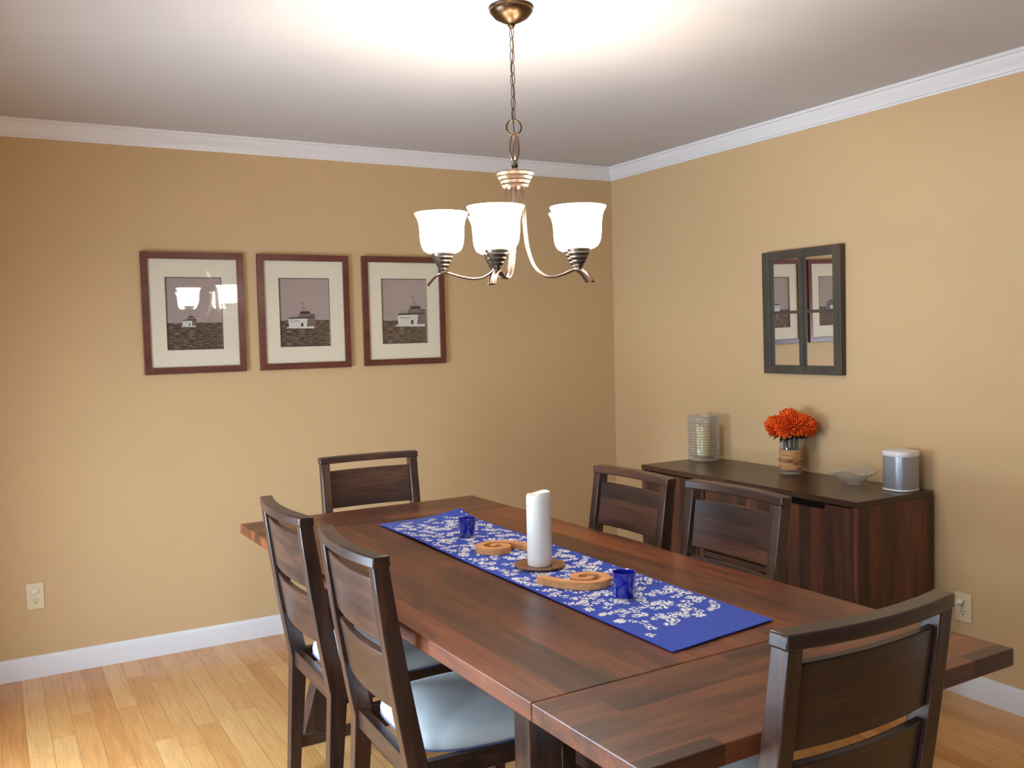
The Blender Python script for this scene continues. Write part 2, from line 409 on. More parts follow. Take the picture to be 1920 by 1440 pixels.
# ------------------------------------------------------------------ dining chairs
def post_c(z):       # rear post centre line (local y) and depth
    if z < .42: t = z/.42; return -.262 + .030*t, .036 + .018*t
    t = (z-.42)/(.955-.42); return -.232 - .083*t - .020*t*(1-t), .054 - .014*t
def make_chair(label):
    t = thing('dining_chair', label, 'chair', group='dining chairs around the table')
    W = .2225
    for s in (-1, 1):
        poly = []
        zs = [0, .1, .2, .3, .38, .42, .46, .55, .65, .75, .85, .928]
        for z in zs: c, d = post_c(z); poly.append((c - d/2, z))
        for z in reversed(zs): c, d = post_c(z); poly.append((c + d/2, z))
        x1 = s*(W-.004); x0 = s*(W-.041)
        obj('rear_leg', extrude_poly(B(), poly, 'x', min(x0, x1), max(x0, x1)), M_wz, t, 25, .003)
        b = B(); xa, xb = sorted((s*(W-.002), s*(W-.044)))
        v = []
        for z, k_ in ((0, .006), (.43, 0)):
            v.append([b.verts.new(p) for p in [(xa+k_, .165+k_, z), (xb-k_, .165+k_, z), (xb-k_, .208-k_, z), (xa+k_, .208-k_, z)]])
        b.faces.new(v[0]); b.faces.new(v[1])
        for i in range(4): b.faces.new([v[0][i], v[0][(i+1) % 4], v[1][(i+1) % 4], v[1][i]])
        obj('front_leg', b, M_wz, t, 0, .003)
        xa, xb = sorted((s*(W-.012), s*(W-.034)))
        obj('stretcher', bx(xa, xb, -.235, .17, .105, .14), M_wy, t, 0, .003)
    obj('stretcher', bx(-W+.034, W-.034, -.03, -.008, .108, .137), M_wx, t, 0, .003)
    def bow(x): return -.026 * (1 - (x/W)**2)
    def rail(u, v):
        x = -W + 2*W*u; z = .928 + .027*v; return x, z
    # top rail: bowed bar sitting on the posts
    bm = B(); n = 16; rings = []
    for i in range(n+1):
        x = -W + 2*W*i/n; y = -.315 + bow(x) + .004
        rings.append([bm.verts.new(p) for p in [(x, y-.0225, .927), (x, y+.0225, .927), (x, y+.0205, .955), (x, y-.0225, .955)]])
    for a, c in zip(rings, rings[1:]):
        for i in range(4): bm.faces.new([a[i], a[(i+1) % 4], c[(i+1) % 4], c[i]])
    bm.faces.new(rings[0]); bm.faces.new(rings[-1])
    obj('top_rail', bm, M_wx, t, 25, .004)
    for z0, z1 in ((.735, .895), (.565, .707)):
        def f(u, v, z0=z0, z1=z1):
            x = (-1 + 2*u)*(W-.040); z = z0 + (z1-z0)*v; return (x, post_c(z)[0] + bow(x)*.95 + .006, z), (.05*x/W*2, 1, .155)
        obj('back_slat', slab(B(), f, 14, 2, .019), M_wx, t, 25, .004)
    # seat frame
    b = B(); z0, z1 = .385, .437
    box(b, -W+.04, W-.04, -.248, -.222, z0, z1); box(b, -W+.04, W-.04, .178, .204, z0, z1)
    box(b, -W+.006, -W+.03, -.222, .166, z0, z1); box(b, W-.03, W-.006, -.222, .166, z0, z1)
    obj('seat_frame', b, M_wx, t, 0, .002)
    # domed cushion
    bm = B(); nu, nv = 24, 10; X, Y = .212, .205; cy = -.006
    def se(a, p=5.0):
        c, s_ = math.cos(a), math.sin(a); return math.copysign(abs(c)**(2/p), c), math.copysign(abs(s_)**(2/p), s_)
    prof = [(.0, .437), (.965, .437), (.985, .441), (1.0, .452), (.985, .465), (.95, .477), (.88, .487), (.7, .496), (.4, .500), (0, .501)]
    rings = []
    for r, z in prof:
        if r == 0: rings.append([bm.verts.new((0, cy, z))]); continue
        ring = []
        for i in range(48):
            a = 2*PI*i/48; px, py = se(a)
            x, y = X*r*px, cy + Y*r*py
            q = max(0, min(1, (-.02-y)/.19)); x *= 1 - .13*q*q*(3-2*q)
            ring.append(bm.verts.new((x, y, z)))
        rings.append(ring)
    for a, c in zip(rings, rings[1:]):
        for i in range(48):
            j = (i+1) % 48
            if len(a) == 1: bm.faces.new([a[0], c[j], c[i]])
            elif len(c) == 1: bm.faces.new([a[i], a[j], c[0]])
            else: bm.faces.new([a[i], a[j], c[j], c[i]])
    cu = obj('seat_cushion', bm, M_seat, t, 60)
    pts = []
    for i in range(48):
        a = 2*PI*i/48; px, py = se(a); x, y = X*.99*px, cy + Y*.99*py
        q = max(0, min(1, (-.02-y)/.19)); x *= 1 - .13*q*q*(3-2*q)
        pts.append((x, y, .4395))
    obj('piping', tube(B(), pts, .003, 6, True), M_pipe, cu, 60)
    return t
RY = .315   # rail distance behind the chair origin
def chair_pose(cx, cy, a):   # rail centre and heading -> origin
    return (cx + RY*(-math.sin(a))*1.0, cy + RY*math.cos(a), 0)
poses = [
 (-2.523, -2.345, -1.5967, 'dark walnut chair in left foreground showing the most pale seat'),
 (-2.527, -1.765, -1.5746, 'dark walnut chair at far left side of table, leftmost of all the chairs'),
 (-1.8578, -.7246, 3.10, 'dark walnut chair at the far head of table in front of the picture wall'),
 (-1.2683, -1.8611, 1.5719, 'dark walnut chair on the sideboard side of table, the one nearer the room corner'),
 (-1.228, -2.3512, 1.5689, 'dark walnut chair with bluish sheen in front of the sideboard, second from the room corner'),
 (-1.956, -3.465, .0148, 'dark walnut chair seen from behind at the near head of table, right foreground'),
]
first = make_chair(poses[0][3])
for i, (cx, cy, a, lab) in enumerate(poses):
    loc = chair_pose(cx, cy, a)
    if i == 0: first.location = loc; first.rotation_euler = (0, 0, a)
    else: copy_thing(first, loc, a, lab)

# ------------------------------------------------------------------ table runner
ZR = ZT + .0032
FL, FR, NR, NL = Vector((-2.046, -1.321)), Vector((-1.70, -1.300)), Vector((-1.690, -2.969)), Vector((-2.032, -3.0125))
def run_pt(s, t):    # s across 0..1 (left->right), t along 0..1 (far->near)
    p = (FL*(1-s) + FR*s)*(1-t) + (NL*(1-s) + NR*s)*t
    z = ZR + .0012*math.sin(t*23 + s*3)*math.sin(s*5+1)**2*.6 + .0012
    if t < .09 and s > .55: z += .020*((.09-t)/.09)**1.5*((s-.55)/.45)**1.5
    if s < .12 and .08 < t < .3: z += .004*(1-s/.12)*math.sin((t-.08)/.22*PI)
    return Vector((p.x, p.y, z))
bm = B()
def rf(u, v):
    e = .01; a = run_pt(u, v); du = run_pt(min(1, u+e), v)-run_pt(max(0, u-e), v); dv = run_pt(u, min(1, v+e))-run_pt(u, max(0, v-e))
    n = du.cross(dv); n = -n if n.z < 0 else n; return a, n
slab(bm, rf, 16, 80, .0022)
LW, LL = .338, 1.69
rng = random.Random(11)
def leaf(s, t, ang, ln, wd):
    ca, sa = math.cos(ang), math.sin(ang)
    pts = [(0, 0), (.3, .42), (.62, .46), (1, 0), (.62, -.46), (.3, -.42)]
    vs = []
    for a, c in pts:
        x = ca*a*ln - sa*c*wd; y = sa*a*ln + ca*c*wd
        S_, T_ = s + x/LW, t + y/LL
        if not (.006 < S_ < .994 and .004 < T_ < .996): return
        p = run_pt(S_, T_); vs.append((p.x, p.y, p.z + .0017))
    f = bm.faces.new([bm.verts.new(q) for q in vs]); f.material_index = 1
GN, GM = 11, 58
for cell in range(GN*GM):
    s, t = (cell % GN + .2 + .6*rng.random())/GN, .028 + .905*(cell//GN + .2 + .6*rng.random())/GM
    ang = rng.uniform(0, 2*PI); curl = rng.uniform(-14, 14); n = 2
    for q in range(n):
        st = .0125
        s += math.cos(ang)*st/LW; t += math.sin(ang)*st/LL; ang += curl*st*1.6
        lim = .925 + .012*math.sin(s*21) ; lo = .032 + .012*math.sin(s*17)
        if not (lo < t < lim): continue
        k_ = rng.uniform(.8, 1.15)
        leaf(s, t, ang + .85, .0155*k_, .0072*k_); leaf(s, t, ang - .85, .0155*k_, .0072*k_)
    if .05 < t < .92: leaf(s, t, ang, .0165, .0072)
run = obj('table_runner', bm, [M_blue, M_leafw], None, 0)
tag(run, 'royal blue cloth runner with white leaf print down the table centre', 'table runner')
ZS = ZR + .0037   # what stands on the runner

# ------------------------------------------------------------------ things on the table
px, py = -1.888, -2.218
b = lathe(B(), [(0, ZS), (.060, ZS), (.076, ZS+.006), (.077, ZS+.009), (.074, ZS+.010), (.055, ZS+.006), (0, ZS+.005)], 48, (px, py))
tag(obj('candle_plate', b, M_plate), 'round brown plate under the tall white candle', 'plate')
cd = thing('pillar_candle', 'tall white pillar candle standing on the brown plate', 'candle', (px, py, ZS+.0058))
hc = .217
bm = B(); seg = 48
prof = [(.0, 0), (.034, 0), (.0365, .003), (.0370, .02), (.0368, hc-.02), (.0366, hc-.008), (.034, hc), (.030, hc-.002), (.022, hc-.012), (0, hc-.016)]
rings = []
for r, z in prof:
    if r == 0: rings.append([bm.verts.new((0, 0, z))]); continue
    rings.append([bm.verts.new((r*math.cos(2*PI*i/seg), r*math.sin(2*PI*i/seg), z + (.0045*math.sin(2*PI*i/seg*1 + 2.2) + .002*math.sin(6*PI*i/seg) if z > hc-.015 else 0))) for i in range(seg)])
for a, c in zip(rings, rings[1:]):
    for i in range(seg):
        j = (i+1) % seg
        if len(a) == 1: bm.faces.new([a[0], c[j], c[i]])
        elif len(c) == 1: bm.faces.new([a[i], a[j], c[0]])
        else: bm.faces.new([a[i], a[j], c[j], c[i]])
obj('wax', bm, M_wax, cd, 50)
obj('wick', tube(B(), [(0, 0, hc-.017), (.001, 0, hc-.009), (.003, .001, hc-.004)], .0012, 6), M_wick, cd)

def votive(x, y, label):
    b = lathe(B(), [(0, 0), (.0225, 0), (.0245, .002), (.0315, .066), (.0305, .067), (.0285, .066), (.0225, .010), (0, .009)], 40)
    o = obj('votive_holder', b, M_cobalt); o.location = (x, y, ZS)
    return tag(o, label, 'candle holder', 'cobalt glass votives on the runner')
v1 = votive(-1.8805, -1.7225, 'cobalt blue glass votive at the far end of runner, beyond the white candle')
v2 = v1.copy(); C.objects.link(v2); v2.location = (-1.871, -2.618, ZS)
v2['label'] = 'cobalt blue glass votive nearer the viewer, on the runner beside the wooden curl'

def curl_mesh():
    path = [(-.128, .020, .0135), (-.100, -.010, .0145), (-.064, -.040, .0130), (-.030, -.056, .0128)]
    n = 40
    for i in range(n+1):
        q = i/n; a = math.radians(-90 + 435*q); r = .0595 - .0485*q
        w = .0128 if q < .55 else .0128 - .0025*(q-.55)/.45
        path.append((r*math.cos(a)*1.12, r*math.sin(a), w))
    pts = [Vector((p[0], p[1])) for p in path]; Lf = []; Rt = []
    for i, p in enumerate(pts):
        t = (pts[min(i+1, len(pts)-1)] - pts[max(i-1, 0)]).normalized(); nn = Vector((-t.y, t.x)); w = path[i][2]
        Lf.append(p + nn*w); Rt.append(p - nn*w)
    # rounded inner end
    t = (pts[-1]-pts[-2]).normalized(); nn = Vector((-t.y, t.x)); w = path[-1][2]
    bm = B(); hh = .020
    def V(p, z): return bm.verts.new((p.x, p.y, z))
    lt = [V(p, hh) for p in Lf]; rt_ = [V(p, hh) for p in Rt]; lb = [V(p, 0) for p in Lf]; rb = [V(p, 0) for p in Rt]
    for i in range(len(pts)-1):
        bm.faces.new([rt_[i], rt_[i+1], lt[i+1], lt[i]]); bm.faces.new([rb[i], lb[i], lb[i+1], rb[i+1]])
        bm.faces.new([lt[i], lt[i+1], lb[i+1], lb[i]]); bm.faces.new([rt_[i+1], rt_[i], rb[i], rb[i+1]])
    bm.faces.new([lt[0], lb[0], rb[0], rt_[0]])
    arc_t = []; arc_b = []
    for q in range(1, 8):
        a = PI*q/8; p = pts[-1] + nn*w*math.cos(a) + t*w*math.sin(a); arc_t.append(V(p, hh)); arc_b.append(V(p, 0))
    ct = [lt[-1]] + arc_t + [rt_[-1]]; cb = [lb[-1]] + arc_b + [rb[-1]]
    bm.faces.new(ct); bm.faces.new(cb[::-1])
    for i in range(len(ct)-1): bm.faces.new([ct[i], cb[i], cb[i+1], ct[i+1]])
    return bm
w1 = obj('wooden_curl', curl_mesh(), M_letter, None, 40, .0015)
tag(w1, 'pale wooden spiral ornament nearer the viewer, between the candle plate and the near blue votive', 'ornament', 'wooden spiral ornaments on the runner')
ang = math.atan2(VR.y, VR.x)
w1.location = (-1.880, -2.452, ZS); w1.rotation_euler = (0, 0, ang)
w2 = w1.copy(); C.objects.link(w2); w2.location = (-1.900, -1.970, ZS); w2.rotation_euler = (0, 0, ang + PI)
w2['label'] = 'pale wooden spiral ornament behind the white candle, nearest the far blue votive'

# ------------------------------------------------------------------ sideboard
SX0, SX1, SY0, SY1, SZ = -.472, -.028, -2.1895, -.866, .80
sb = thing('sideboard', 'dark walnut sideboard with plank doors and wine rack against right wall', 'sideboard', (SX1, (SY0+SY1)/2, 0))
D = SX1 - SX0; HLs = (SY1-SY0)/2
obj('top', bx(-D, 0, -HLs, HLs, SZ-.024, SZ), M_sbt, sb, 0, .002)
for s in (-1, 1):
    obj('end_panel', bx(-D+.002, -.002, min(s*HLs, s*(HLs-.022)), max(s*HLs, s*(HLs-.022)), 0, SZ-.024), M_sbs, sb, 0, .002)
obj('back_panel', bx(-.02, -.006, -HLs+.022, HLs-.022, .09, SZ-.024), M_sbs, sb, 0)
obj('bottom_shelf', bx(-D+.01, -.02, -HLs+.022, HLs-.022, .09, .112), M_sbt, sb, 0, .002)
obj('plinth', bx(-D+.02, -.05, -HLs+.022, HLs-.022, 0, .09), M_sbs, sb, 0, .002)
CW = .208   # half width of centre section
for s in (-1, 1):
    obj('divider', bx(-D+.004, -.02, min(s*CW, s*(CW+.03)), max(s*CW, s*(CW+.03)), .112, SZ-.024), M_sbv, sb, 0, .002)
    a, c = s*(CW+.033), s*(HLs-.024); a, c = min(a, c), max(a, c)
    # door with a finger notch cut in its inner top corner
    zt = SZ-.029; zn = SZ-.052
    inner = a if s > 0 else c; wn_ = .08 if s > 0 else .27
    if s > 0: poly = [(a, .116), (c, .116), (c, zt), (a+wn_, zt), (a+wn_-.012, zn), (a, zn)]
    else: poly = [(a, .116), (c, .116), (c, zn), (c-wn_+.012, zn), (c-wn_, zt), (a, zt)]
    obj('door', extrude_poly(B(), poly, 'x', -D+.002, -D+.022), M_sbv, sb, 0, .0015)
    obj('notch_shade_rail', bx(-D+.05, -D+.07, a, c, SZ-.09, SZ-.024), M_black, sb, 0)  # dark strip behind the notch, coloured as its shade
obj('drawer_front', bx(-D+.012, -D+.032, -CW+.003, CW-.003, .455, SZ-.04), M_sbv, sb, 0, .002)
obj('rack_shelf', bx(-D+.006, -.02, -CW, CW, .425, .452), M_sbt, sb, 0, .002)
for zz in (.34, .255, .17):
    obj('rack_bar', bx(-D+.012, -D+.026, -CW, CW, zz, zz+.01), M_wx, sb, 0)
for yy in (-.125, -.042, .042, .125):
    obj('rack_bar', bx(-D+.010, -D+.024, yy-.005, yy+.005, .112, .425), M_wx, sb, 0)
obj('rack_shade_back', bx(-.03, -.022, -CW, CW, .112, .425), M_black, sb, 0)  # dark sheet coloured as the shade inside the rack

# ------------------------------------------------------------------ on the sideboard
jx, jy = -.125, -.935
ZJ = SZ + .0005
jar = [(0, 0), (.070, 0), (.077, .004), (.080, .02)]
zz = .03
while zz < .222:
    jar += [(.0790, zz), (.0815, zz+.005), (.0790, zz+.010)]; zz += .0135
jar += [(.081, .226), (.079, .229), (.0765, .226), (.076, .03), (.06, .018), (0, .017)]
o = obj('hurricane_jar', lathe(B(), jar, 56), M_jar); o.location = (jx, jy, ZJ)
tag(o, 'large ribbed clear glass hurricane jar at left end of sideboard', 'jar')
o = obj('pillar_candle', lathe(B(), [(0, 0), (.036, 0), (.037, .003), (.037, .148), (.034, .152), (.02, .148), (0, .146)], 40), M_ivory)
o.location = (jx, jy, ZJ+.0185); tag(o, 'ivory pillar candle inside the ribbed glass jar on sideboard', 'candle')

vx, vy = -.125, -1.527
vs = thing('flower_vase', 'glass tumbler vase wrapped in tan raffia holding orange flowers', 'vase', (vx, vy, ZJ))
obj('glass', lathe(B(), [(0, 0), (.043, 0), (.046, .003), (.048, .02), (.0485, .16), (.0475, .161), (.0455, .16), (.045, .016), (.03, .010), (0, .009)], 40), M_clear, vs)
wr = obj('wrap', lathe(B(), [(.0487, .018), (.0505, .019), (.0522, .03), (.0518, .045), (.0528, .06), (.0518, .08), (.0525, .095), (.0518, .104), (.0505, .110), (.0487, .111)], 48), M_wrap, vs, 60)
b = B()
for zz, ph in ((.062, 0), (.066, 1.2), (.058, 2.0)):
    tube(b, [(.0540*math.cos(2*PI*i/40), .0540*math.sin(2*PI*i/40), zz + .004*math.sin(2*PI*i/40*2+ph)) for i in range(40)], .0013, 6, True)
dr = Vector((-.75, -.66, 0)); sd = Vector((.66, -.75, 0))
for s, dz in ((1, .012), (-1, -.004), (1, -.01)):
    tube(b, smoothpath([dr*.054 + Vector((0, 0, .062)), dr*.062 + sd*s*.012 + Vector((0, 0, .066+dz*.6)), dr*.056 + sd*s*.030 + Vector((0, 0, .062+dz*1.4))], 5), .0014, 6)
lathe(b, [(0, .056), (.005, .058), (.006, .062), (.005, .066), (0, .068)], 10, (dr.x*.056, dr.y*.056))
obj('twine', b, M_twine, vs, 60)

fl = thing('flower_bunch', 'dome of bright orange chrysanthemums standing in the raffia wrapped vase', 'flowers', (vx, vy, ZJ+.012))
rg = random.Random(3)
def head(c, ax, R, n=165):
    bm = B(); ax = Vector(ax).normalized(); u = ax.orthogonal().normalized(); w = ax.cross(u)
    cc = Vector(c)
    for i in range(n):
        q = (i+.5)/n; th = math.acos(1 - q*1.45); ph = i*2.39996 + rg.uniform(-.1, .1)
        d = (ax*math.cos(th) + (u*math.cos(ph) + w*math.sin(ph))*math.sin(th)).normalized()
        up_ = (ax - d*ax.dot(d)); up_ = up_.normalized() if up_.length > 1e-3 else u
        sd_ = d.cross(up_).normalized(); Lp = R*rg.uniform(.88, 1.08); wd = R*.098
        rows = []
        for f_, ww, lift in ((.25, .5, 0), (.6, .9, .02), (.85, 1.0, .06), (.97, .7, .12), (1.0, .2, .16)):
            p = cc + d*Lp*f_ + up_*Lp*lift*(1 if th > .5 else .3)
            rows.append([bm.verts.new(p - sd_*wd*ww + up_*wd*.35), bm.verts.new(p - up_*wd*.2), bm.verts.new(p + sd_*wd*ww + up_*wd*.35)])
        for a, c_ in zip(rows, rows[1:]):
            bm.faces.new([a[0], a[1], c_[1], c_[0]]); bm.faces.new([a[1], a[2], c_[2], c_[1]])
    lathe(bm, [(0, cc.z-R*.5), (R*.45, cc.z-R*.1), (R*.5, cc.z+R*.2), (0, cc.z+R*.55)], 12, (cc.x, cc.y))
    return obj('flower_head', bm, M_petal, fl, 0)
HZ = .205
for c, ax, R in [((-.042, .040, HZ-.002), (-.7, .45, .6), .056), ((-.004, .004, HZ+.022), (-.1, .0, 1), .060), ((.030, -.066, HZ+.0), (.3, -.75, .55), .050),
                 ((-.044, -.022, HZ+.002), (-.8, -.3, .55), .058), ((.036, .036, HZ+.006), (.5, .5, .7), .056), ((.0, .066, HZ-.006), (-.1, .9, .45), .050),
                 ((-.008, -.054, HZ+.006), (-.35, -.7, .65), .054), ((.045, -.014, HZ+.004), (.8, -.2, .6), .054)]:
    head(c, ax, R)
b = B()
for i in range(9):
    a = i*2*PI/9; tube(b, smoothpath([(.012*math.cos(a+2), .012*math.sin(a+2), .0), (.026*math.cos(a), .026*math.sin(a), .08), (.034*math.cos(a), .034*math.sin(a), .150), (.055*math.cos(a), .055*math.sin(a), HZ-.015)], 5), .0045, 8)
obj('stems', b, M_stem, fl, 60)
b = B()
for i in range(16):
    a = i*2.4; c0 = Vector((.034*math.cos(a), .034*math.sin(a), .155)); d = Vector((math.cos(a), math.sin(a), rg.uniform(-.25, .3))).normalized(); s_ = Vector((-math.sin(a), math.cos(a), 0))
    ln = rg.uniform(.035, .06); rows = []
    for f_, ww, dz in ((0, .004, 0), (.35, .016, .004), (.7, .012, .0), (1, .001, -.012)):
        p = c0 + d*ln*f_ + Vector((0, 0, dz)); rows.append([b.verts.new(p - s_*ww), b.verts.new(p + Vector((0, 0, -.003))), b.verts.new(p + s_*ww)])
    for r1, r2 in zip(rows, rows[1:]):
        b.faces.new([r1[0], r1[1], r2[1], r2[0]]); b.faces.new([r1[1], r1[2], r2[2], r2[1]])
obj('leaves', b, M_stem, fl, 0)

# glass dish
bm = B(); seg = 56; rings = []
for r, z, sq in [(0, .006, 0), (.034, .006, .2), (.060, .030, .5), (.098, .056, 1), (.101, .057, 1), (.099, .053, 1), (.060, .025, .5), (.036, 0, .2), (0, 0, 0)]:
    if r == 0: rings.append([bm.verts.new((0, 0, z))]); continue
    ring = []
    for i in range(seg):
        a = 2*PI*i/seg; wv = math.cos(4*a)
        ring.append(bm.verts.new((r*(1+.07*sq*wv)*math.cos(a), r*(1+.07*sq*wv)*math.sin(a), z + (.009*sq*wv if z > .01 else 0))))
    rings.append(ring)
for a, c in zip(rings, rings[1:]):
    for i in range(seg):
        j = (i+1) % seg
        if len(a) == 1: bm.faces.new([a[0], c[j], c[i]])
        elif len(c) == 1: bm.faces.new([a[i], a[j], c[0]])
        else: bm.faces.new([a[i], a[j], c[j], c[i]])
o = obj('glass_dish', bm, M_clear, None, 60); o.location = (-.142, -1.895, ZJ); o.rotation_euler = (0, 0, .35)
tag(o, 'shallow clear glass dish with flared rim beside the grey speaker', 'dish')

# speaker
sp = thing('speaker', 'small grey mesh speaker with white top at right end of sideboard', 'speaker', (-.113, -2.105, ZJ))
def rsq(h, cr, n=10):
    out = []
    for k_, (sx, sy) in enumerate([(1, 1), (-1, 1), (-1, -1), (1, -1)]):
        for i in range(n+1):
            a = PI/2*k_ + PI/2*i/n; out.append((sx*(h-cr) + cr*math.cos(a), sy*(h-cr) + cr*math.sin(a)))
    return out
def stack(layers):
    bm = B(); rings = []
    for h, z in layers: rings.append([bm.verts.new((x, y, z)) for x, y in rsq(h, h*.74)])
    n = len(rings[0])
    for a, c in zip(rings, rings[1:]):
        for i in range(n): bm.faces.new([a[i], a[(i+1) % n], c[(i+1) % n], c[i]])
    bm.faces.new(rings[0]); bm.faces.new(rings[-1]); return bm
obj('base_ring', stack([(.055, 0), (.0625, .002), (.0625, .009), (.060, .010)]), M_spkw, sp)
obj('grille', stack([(.0615, .010), (.0618, .012), (.0618, .138), (.0615, .14)]), M_spkg, sp)
obj('top_cap', stack([(.0625, .14), (.063, .141), (.063, .155), (.0615, .159), (.058, .1605)]), M_spkw, sp)

# ------------------------------------------------------------------ wall mirror
mr = thing('wall_mirror', 'small grey wooden window style mirror with four panes on right wall', 'mirror', (0, -1.503, 1.2490))
mr.rotation_euler = (0, -.0135, 0)     # hangs from its top edge, leaning out a little
MH, MW, MB, MD = .577, .235, .044, .03
b = B(); box(b, -MD, -.001, -MW, -MW+MB, 0, MH); box(b, -MD, -.001, MW-MB, MW, 0, MH); box(b, -MD, -.001, -MW+MB, MW-MB, 0, MB-.004); box(b, -MD, -.001, -MW+MB, MW-MB, MH-MB+.004, MH)
obj('frame', b, M_mframe, mr, 0, .002)
obj('muntin', bx(-MD+.003, -.012, -.011, .011, MB-.004, MH-MB+.004), M_mframe, mr, 0, .001)
obj('muntin', bx(-MD+.006, -.012, -MW+MB, MW-MB, MH/2-.007, MH/2+.007), M_mframe, mr, 0, .001)
obj('mirror_glass', bx(-.012, -.008, -MW+MB, MW-MB, MB-.004, MH-MB+.004), M_mirror, mr, 0)

# ------------------------------------------------------------------ framed ferry photographs
def photo_mats():
    k = N('photo_sky'); sep = k.n('ShaderNodeSeparateXYZ'); k.l(k.obj(), sep.inputs[0])
    f = k.noise(k.comb(k.math('MULTIPLY', sep.outputs[0], 4.0), 0, k.math('MULTIPLY', sep.outputs[2], 10.0)), 1.0, 3)
    k.bsdf(k.mix(f, lin(168, 146, 138), lin(186, 166, 158)), .6, 0, .2); sky = k.m
    k = N('photo_sea'); sep = k.n('ShaderNodeSeparateXYZ'); k.l(k.obj(), sep.inputs[0])
    f = k.noise(k.comb(k.math('MULTIPLY', sep.outputs[0], 30.0), 0, k.math('MULTIPLY', sep.outputs[2], 220.0)), 1.0, 4)
    k.bsdf(k.ramp(f, [(.3, lin(50, 38, 31)), (.5, lin(96, 76, 62)), (.7, lin(160, 134, 116))]), .6, 0, .2); sea = k.m
    return [sky, sea, plain('photo_white', lin(226, 216, 206), .6), plain('photo_dark', lin(58, 48, 44), .6), plain('photo_grey', lin(120, 104, 94), .6), plain('photo_shade', lin(160, 144, 132), .6)]
PM = photo_mats()
FH, FW, FB, FD = .568, .4655, .031, .022
def picture(xc, z0, label, ship, tilt=0):
    t = thing('framed_picture', label, 'picture', (xc, 0, z0), 0, 'framed ferry photographs on the back wall')
    w = FW/2
    b = B(); box(b, -w, -w+FB, -FD, -.001, 0, FH); box(b, w-FB, w, -FD, -.001, 0, FH); box(b, -w+FB, w-FB, -FD, -.001, 0, FB); box(b, -w+FB, w-FB, -FD, -.001, FH-FB, FH)
    obj('frame', b, M_frame, t, 0, .0015)
    px0, px1, pz0, pz1 = -.125, .125, .115, .449
    b = B(); y0, y1 = -.012, -.008
    box(b, -w+FB, px0, y0, y1, FB, FH-FB); box(b, px1, w-FB, y0, y1, FB, FH-FB); box(b, px0, px1, y0, y1, FB, pz0); box(b, px0, px1, y0, y1, pz1, FH-FB)
    mt = obj('mat_board', b, M_mat, t, 0)
    b = B(); e = .0035
    for a in ((px0-e, px0, pz0-e, pz1+e), (px1, px1+e, pz0-e, pz1+e), (px0, px1, pz0-e, pz0), (px0, px1, pz1, pz1+e)): box(b, a[0], a[1], -.0126, -.0119, a[2], a[3])
    obj('inner_line', b, M_line, mt, 0)
    b = B(); PW, PH = px1-px0, pz1-pz0
    def q(pts, mi, lay):
        y = -.0070 - .0004*lay
        f = b.faces.new([b.verts.new((px0 + PW*u, y, pz0 + PH*v)) for u, v in pts]); f.material_index = mi
    def rc(u0, u1, v0, v1, mi, lay): q([(u0, v0), (u1, v0), (u1, v1), (u0, v1)], mi, lay)
    hz = ship['hz']
    rc(0, 1, hz, 1, 0, 0); rc(0, 1, 0, hz, 1, 0)
    sx, sw, vb, sh = ship['x'], ship['w'], ship['v'], ship['h']
    def X(a): return sx + sw*a
    def Y(a): return vb + sh*a
    def clip(pts): return [(min(.995, u), v) for u, v in pts]
    def sq(pts, mi, lay): q(clip([(X(u), Y(v)) for u, v in pts]), mi, lay)
    sq([(-.08, -.05), (.95, -.07), (.95, .02), (-.05, .0)], 2, 1)                 # wake
    sq([(.66, 0), (1, .06), (1.0, .38), (.66, .36)], 4, 1)                        # far side of hull
    sq([(.02, 0), (.67, -.01), (.72, .34), (.0, .33)], 2, 2)                      # bow side
    sq([(.0, .33), (1.0, .37), (1.0, .42), (.04, .39)], 3, 3)                     # deck line
    sq([(.10, .39), (.34, .40), (.34, .50), (.12, .49)], 5, 2)                    # small cabin
    sq([(.36, .39), (.92, .40), (.88, .54), (.38, .54)], 4, 2)
    sq([(.44, .54), (.82, .54), (.80, .64), (.46, .64)], 3, 3)                    # wheelhouse windows
    sq([(.46, .64), (.80, .64), (.76, .69), (.50, .69)], 5, 3)
    sq([(.84, .46), (.99, .46), (.98, .52), (.86, .52)], 3, 3)
    sq([(.545, .69), (.565, .69), (.562, 1.0), (.548, 1.0)], 4, 2)                # mast
    sq([(.47, .96), (.64, .96), (.64, .975), (.47, .975)], 4, 2)
    sq([(.62, .69), (.64, .69), (.64, .80), (.62, .80)], 4, 2)
    sq([(.46, .02), (.55, .02), (.54, .16), (.47, .16)], 3, 4)                    # opening in the bow
    for i in range(5): sq([(.08+.07*i, .22), (.12+.07*i, .22), (.12+.07*i, .26), (.08+.07*i, .26)], 4, 4)
    obj('photograph', b, PM, t, 0)
    obj('glass', bx(-w+FB, w-FB, -.0165, -.0150, FB, FH-FB), M_pane, t, 0)
    return t
picture(-2.4335, 1.3180, 'framed sepia photo of tiny ferry under lamp reflections, leftmost of three pictures', dict(hz=.37, x=.27, w=.26, v=.325, h=.22))
picture(-1.9010, 1.3186, 'framed sepia photo of mid sized ferry, middle of three pictures', dict(hz=.385, x=.16, w=.55, v=.285, h=.36))
picture(-1.3625, 1.3205, 'framed sepia photo of large ferry partly behind the lamp arm, rightmost of three pictures', dict(hz=.355, x=.34, w=.66, v=.285, h=.46))

